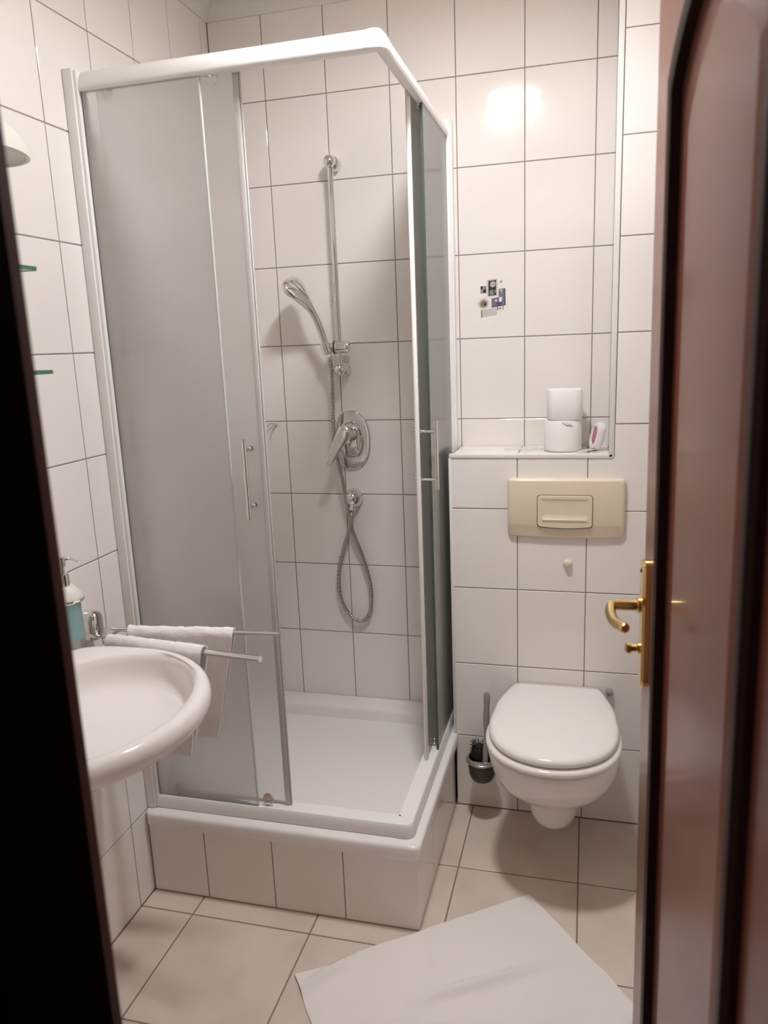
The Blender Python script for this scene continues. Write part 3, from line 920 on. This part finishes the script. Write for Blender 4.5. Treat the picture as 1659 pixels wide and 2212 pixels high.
def hang(name, A, B, t0, t1, front, back, label, rtop=.011, sway=(0, 0), seed=0, taper=(0, 0)):
    """cloth folded over a bar from A to B; front / back = hanging lengths"""
    A, B = Vector(A), Vector(B)
    d = (B - A)
    dn = Vector((d.x, d.y, 0)).normalized()
    nf = Vector((dn.y, -dn.x, 0))      # towards the room front (-Y)
    prof = []
    nL = 26
    for k in range(nL + 1):
        h = front * (1 - k / nL)
        prof.append((rtop + .002, -h, h / front))
    for k in range(1, 9):
        a = PI * k / 9
        prof.append((rtop * math.cos(a), rtop * math.sin(a), 0))
    for k in range(nL + 1):
        h = back * k / nL
        prof.append((-rtop - .001, -h, -h / back))
    nW = 36
    def P(i, j, off):
        t = t0 + (t1 - t0) * i / nW
        o_, z_, hh = prof[j]
        s = abs(hh)
        c = A + d * t
        amp = .010 * s
        wob = amp * noise.noise(Vector((t * 5 + seed, s * 1.5, seed + (1 if hh < 0 else 0)))) + .003 * s * math.sin(t * 16 + seed)
        xs = taper[0] * s * (1 - i / nW) + taper[1] * s * (i / nW)
        edge = .003 * noise.noise(Vector((i * .7, seed, s * 8)))
        wob += .0022 * noise.noise(Vector((i * .55, j * .55, seed)))
        zz = z_ + edge
        k = o_ * (1 - .25 * s) + off * (1 if j <= nL + 4 else -1) * 0
        return c + nf * (k + wob + sway[0] * s) + dn * xs + Vector((0, 0, zz))
    th = .0042
    outer = [[P(i, j, 0) for j in range(len(prof))] for i in range(nW + 1)]
    inner = []
    for i in range(nW + 1):
        row = []
        for j, (o_, z_, hh) in enumerate(prof):
            m_ = math.hypot(o_, max(z_, 0))
            dirv = (nf * (-o_ / abs(o_) if abs(o_) > 1e-6 else 0)) if z_ <= 0 else (nf * (-o_) + Vector((0, 0, -z_))) / m_
            row.append(outer[i][j] + dirv * th)
        inner.append(row)
    m = len(prof)
    rings = [outer[i] + inner[i][::-1] for i in range(nW + 1)]
    o = G().loft(rings).obj(name, M_terry, smooth=True, origin=A + d * ((t0 + t1) / 2), sharp=70)
    tag(o, label, 'towel', 'white hand towels on the towel rail')
    return o


hang('hand_towel', E1[0], E1[1], .105, .735, .270, .255, 'white terry towel over the rear bar, nearer the shower glass', rtop=.0115, seed=1.3, taper=(.03, -.060), sway=(0.0, 0))
hang('hand_towel', E2[0], E2[1], .03, .665, .262, .24, 'white terry towel over the front bar, touching the washbasin rim', rtop=.0150, seed=4.1, taper=(.02, -.058), sway=(0.0, 0))

# ------------------------------------------------------------------ glass shelves and wall lamp on the left wall
for z, yend, lb in ((1.664, -1.090, 'upper of two green-edged glass shelves at the left door jamb'), (1.4645, -1.080, 'lower of two green-edged glass shelves at the left door jamb')):
    s_ = empty('glass_shelf', (0, -1.3, z), lb, 'shelf', 'glass shelves on the left wall')
    poly = [(.001, -1.62), (.112, -1.62), (.122, -1.61)] + [(.122 - .008 + .008 * math.cos(a), yend - .008 + .008 * math.sin(a)) for a in [PI / 2 * k / 4 for k in range(5)]] + [(.001, yend)]
    G().loft([[(x, y, z - .003) for x, y in poly], [(x, y, z + .003) for x, y in poly]]).obj('glass_plate', M_shelfglass, s_)
    edge = [(x, y) for x, y in poly]
    inn = [(max(x - .0015, .001), y - .0012 if y > -1.3 else y + .0012) for x, y in poly]
    G().loft([[(x + .0004, y + .0003, z - .0038) for x, y in poly[2:9]] + [(x - .0012, y - .0006, z - .0038) for x, y in poly[2:9]][::-1],
              [(x + .0004, y + .0003, z + .0038) for x, y in poly[2:9]] + [(x - .0012, y - .0006, z + .0038) for x, y in poly[2:9]][::-1]]).obj('polished_edge', M_shelfedge, s_)['label'] = 'dark green polished front edge'
    for y in (-1.20, -1.55):
        G().lathe([(.008, 0), (.008, .016), (.004, .018)], (.0005, y, z - .009), (1, 0, 0), 12).obj('shelf_clip', M_chrome, s_, True)

wlp = empty('wall_lamp', (0, -1.20, 1.90), 'unlit wall lamp with off-white dome shade high on the left wall', 'wall lamp')
g = G()
rings = []
for q in range(9):
    a = PI / 2 * q / 8
    rr_, zz = math.cos(a), 1.850 + .075 * math.sin(a)
    rings.append([(.105 + .095 * max(rr_, .02) * math.cos(t), -1.225 + .125 * max(rr_, .02) * math.sin(t), zz) for t in [2 * PI * k / 40 for k in range(40)]])
rin = [[(.105 + .088 * s * math.cos(t), -1.225 + .118 * s * math.sin(t), z) for t in [2 * PI * k / 40 for k in range(40)]] for s, z in ((1.0, 1.848), (.98, 1.854), (.8, 1.860), (.4, 1.862), (.05, 1.863))]
g.loft([rings[0][:]] + rings[1:], False, True)
g.loft([rings[0]] + rin, False, True)
g.obj('shade', M_shade, wlp, True, sharp=50)
G().box(.0005, .02, -1.265, -1.185, 1.857, 1.907, .004).obj('wall_plate', M_white, wlp, True)

# ------------------------------------------------------------------ ceiling lamp (seen only as a reflection in the tiles)
cl = empty('ceiling_lamp', (LAMP.x, LAMP.y, ZTOP), 'crystal ceiling lamp above the shower front, mirrored in the wall tiles', 'ceiling lamp')
G().lathe([(.001, 0), (.055, 0), (.055, -.016), (.030, -.022), (.012, -.030), (.012, LAMP.z + .055 - ZTOP)], (LAMP.x, LAMP.y, ZTOP), n=28, cap=False).obj('canopy', M_chrome, cl, True)
# opaque housing above, glowing lens below
G().lathe([(.02, .062), (.060, .058), (.092, .040), (.098, .018), (.098, -.014), (.0945, -.014), (.0945, .016), (.02, .018)], LAMP, n=36).obj('housing', M_chrome, cl, True)
G().lathe([(.092, .004), (.092, .0), (.080, -.008), (.055, -.015), (.025, -.019), (.0005, -.020)], LAMP, n=36).obj('lens', M_bulb, cl, True)
g = G()
random.seed(11)
for k in range(80):
    a = random.uniform(0, 2 * PI)
    el = random.uniform(-1.1, .1)
    d = Vector((math.cos(a) * math.cos(el), math.sin(a) * math.cos(el), math.sin(el)))
    p = LAMP + d * random.uniform(.10, .115)
    ln = random.uniform(.05, .18)
    q = p + d * ln
    if q.z > ZTOP - .01: continue
    s = d.orthogonal().normalized() * random.uniform(.006, .013)
    t = d.cross(s).normalized() * random.uniform(.0015, .003)
    g.loft([[p + s, p + t, p - s, p - t], [q + s * .5, q + t * .5, q - s * .5, q - t * .5]])
for k in range(14):
    a = 2 * PI * k / 14
    c_ = LAMP + Vector((.078 * math.cos(a), .078 * math.sin(a), 0))
    hw, ln = .0065, .10 + .03 * random.random()
    g.loft([[c_ + Vector((hw * math.cos(a + PI / 2 * q) * f2, hw * math.sin(a + PI / 2 * q) * f2, dz)) for q in range(4)] for f2, dz in ((.6, -.020), (1, -.035), (1, -ln), (.1, -ln - .02))])
tag(g.obj('crystal_rods', M_crystal, cl), kind='stuff')

# ------------------------------------------------------------------ bath mat
mt_c = [Vector((.506, -.984)), Vector((1.040, -.584)), Vector((1.322, -.925)), Vector((.800, -1.395))]
NX, NY = 70, 54
V, F = [], []


def matz(a, b, x, y):
    z = .0045 + .0016 * noise.noise(Vector((x * 6, y * 6, 0)))
    # soft folds
    def fold(p, q, wd, h):
        p, q = Vector(p), Vector(q)
        t = max(0, min(1, (Vector((x, y)) - p).dot(q - p) / (q - p).length_squared))
        d = (Vector((x, y)) - (p + (q - p) * t)).length
        return h * math.exp(-(d / wd) ** 2) * math.sin(PI * min(1, max(0, t * .9 + .1)))
    z += fold((.80, -1.00), (1.14, -.80), .013, .018)
    z += fold((.70, -1.10), (.92, -1.03), .018, .013)
    z += fold((.80, -.77), (.88, -.98), .018, .009)
    z += fold((.63, -.905), (.53, -1.04), .013, .022)
    z += .016 * math.exp(-((Vector((x, y)) - Vector((1.29, -.93))).length / .035) ** 2)
    z += .004 * math.exp(-((Vector((x, y)) - Vector((.52, -.99))).length / .04) ** 2)
    return z


for j in range(NY + 1):
    for i in range(NX + 1):
        a, b = i / NX, j / NY
        p = (mt_c[0] * (1 - a) + mt_c[1] * a) * (1 - b) + (mt_c[3] * (1 - a) + mt_c[2] * a) * b
        # gentle edge waviness
        e = Vector((noise.noise(Vector((a * 5, b * 5, 3))), noise.noise(Vector((a * 5, b * 5, 9))))) * .006
        if b < .5: e += Vector((.3, -.5)) * .010 * math.sin(PI * a) * (1 - 2 * b) * -1 * .6
        p = p + e
        V.append((p.x, p.y, matz(a, b, p.x, p.y)))
n0 = len(V)
V += [(x, y, max(z - .0038, .0003)) for x, y, z in V]
W_ = NX + 1
for j in range(NY):
    for i in range(NX):
        q = (j * W_ + i, j * W_ + i + 1, (j + 1) * W_ + i + 1, (j + 1) * W_ + i)
        F.append(q)
        F.append(tuple(n0 + k for k in q[::-1]))
bd = [j for j in range(W_)] + [j * W_ + NX for j in range(1, NY + 1)] + [NY * W_ + i for i in range(NX - 1, -1, -1)] + [j * W_ for j in range(NY - 1, 0, -1)]
for k in range(len(bd)):
    a, b = bd[k], bd[(k + 1) % len(bd)]
    F.append((a, b, n0 + b, n0 + a))
bmt = build('bath_mat', V, F, M_mat, None, True, origin=(.9, -.95, 0), sharp=70)
tag(bmt, 'creased white cloth bath mat spread on the floor tiles', 'bath mat')

# ------------------------------------------------------------------ door
F0 = Vector((1.2664, -1.139, 0))
hv = Vector((.0857, -.9963, 0)).normalized()
nv = Vector((-.9963, -.0857, 0)).normalized()
LEAN = .0080


def D(u, w_, z):
    return F0 + hv * u + nv * (w_ + LEAN * (z - 1.2)) + Vector((0, 0, z))


DW, DZ0, DZ1 = .735, .008, 1.985
dr = empty('door_1', F0 + Vector((0, 0, DZ0)), kind='structure')
g = G()
bmx = bmesh.new()
g.box(0, DW, -.040, 0, DZ0, DZ1, .004, 3, xf=lambda v: D(v.x, v.y, v.z))
g.obj('door_leaf', M_wood, dr, True, sharp=50)


def arch(u0_, u1_, z0, z1, cut, rise):
    """outline of the moulding: straight sides, arched head"""
    pts = [(u0_, z0), (u1_, z0), (u1_, z1)]
    n = 14
    for k in range(1, n):
        t = k / n
        u = u1_ + (u0_ - u1_) * t
        pts.append((u, z1 + rise * math.sin(PI * t) ** .8))
    pts.append((u0_, z1))
    return pts


def ring_strip(outer, inner, h, name, m):
    n = len(outer)
    prof = [(0.0, -.001), (.0, .6 * h), (.25, h), (.75, h), (1.0, .9 * h), (1.0, -.001)]
    rings = []
    for t, w_ in prof:
        rings.append([D(o[0] + (i[0] - o[0]) * t, w_, o[1] + (i[1] - o[1]) * t) for o, i in zip(outer, inner)])
    return G().loft(rings, False, False).obj(name, m, dr, True, sharp=35)


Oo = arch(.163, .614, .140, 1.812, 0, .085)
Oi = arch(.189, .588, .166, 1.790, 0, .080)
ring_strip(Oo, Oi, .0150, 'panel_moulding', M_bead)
P1 = arch(.235, .545, .21, 1.745, 0, .074)
P2 = arch(.250, .530, .225, 1.732, 0, .072)
G().loft([[D(u, -.0005, z) for u, z in P1], [D(u, .0035, z) for u, z in P2]], True, True).obj('raised_panel', M_wood, dr, True, sharp=10)
# brass furniture
hz = 1.060
hu = .045
g = G()
pl = [(u, z) for u, z in rrect(hu - .019, hu + .019, .918, 1.139, .0185, 7)]
pl2 = [(hu + (u - hu) * .82, 1.0285 + (z - 1.0285) * .965) for u, z in pl]
g.loft([[D(u, .0003, z) for u, z in pl], [D(u, .0075, z) for u, z in pl], [D(u, .0115, z) for u, z in pl2]])
dh = g.obj('handle_plate', M_brass, dr, True, sharp=40)
G().lathe([(.0135, 0), (.0135, .006), (.0095, .008), (.0085, .046)], D(hu, .0105, hz), nv, 18).obj('handle_neck', M_brass, dh, True)
lv = smoothpath([(1.221, -1.1835, 1.0605), (1.2145, -1.190, 1.0590), (1.2115, -1.203, 1.0560), (1.2125, -1.225, 1.0540), (1.2160, -1.250, 1.0545), (1.2225, -1.278, 1.0585), (1.2310, -1.302, 1.0625)], 5)
G().tube(lv, [.0085] * 6 + [.0088] * (len(lv) - 8) + [.0080, .0062], 14).obj('handle_lever', M_brass, dh, True, sharp=50)
G().lathe([(.0095, 0), (.0095, .004), (.006, .006), (.006, .014), (.009, .015), (.009, .022), (.006, .024)], D(hu, .011, .985), nv, 16).obj('lock_knob', M_brass, dh, True, sharp=40)
G().lathe([(.0035, 0), (.0035, .0012), (.001, .0018)], D(hu - .004, .0113, 1.118), nv, 10).obj('screw', M_dark, dh, True)
for z in (.25, 1.75):
    G().lathe([(.007, 0), (.007, .09)], D(DW + .006, -.002, z), (0, 0, 1), 12).obj('hinge', M_brass, dr, True)
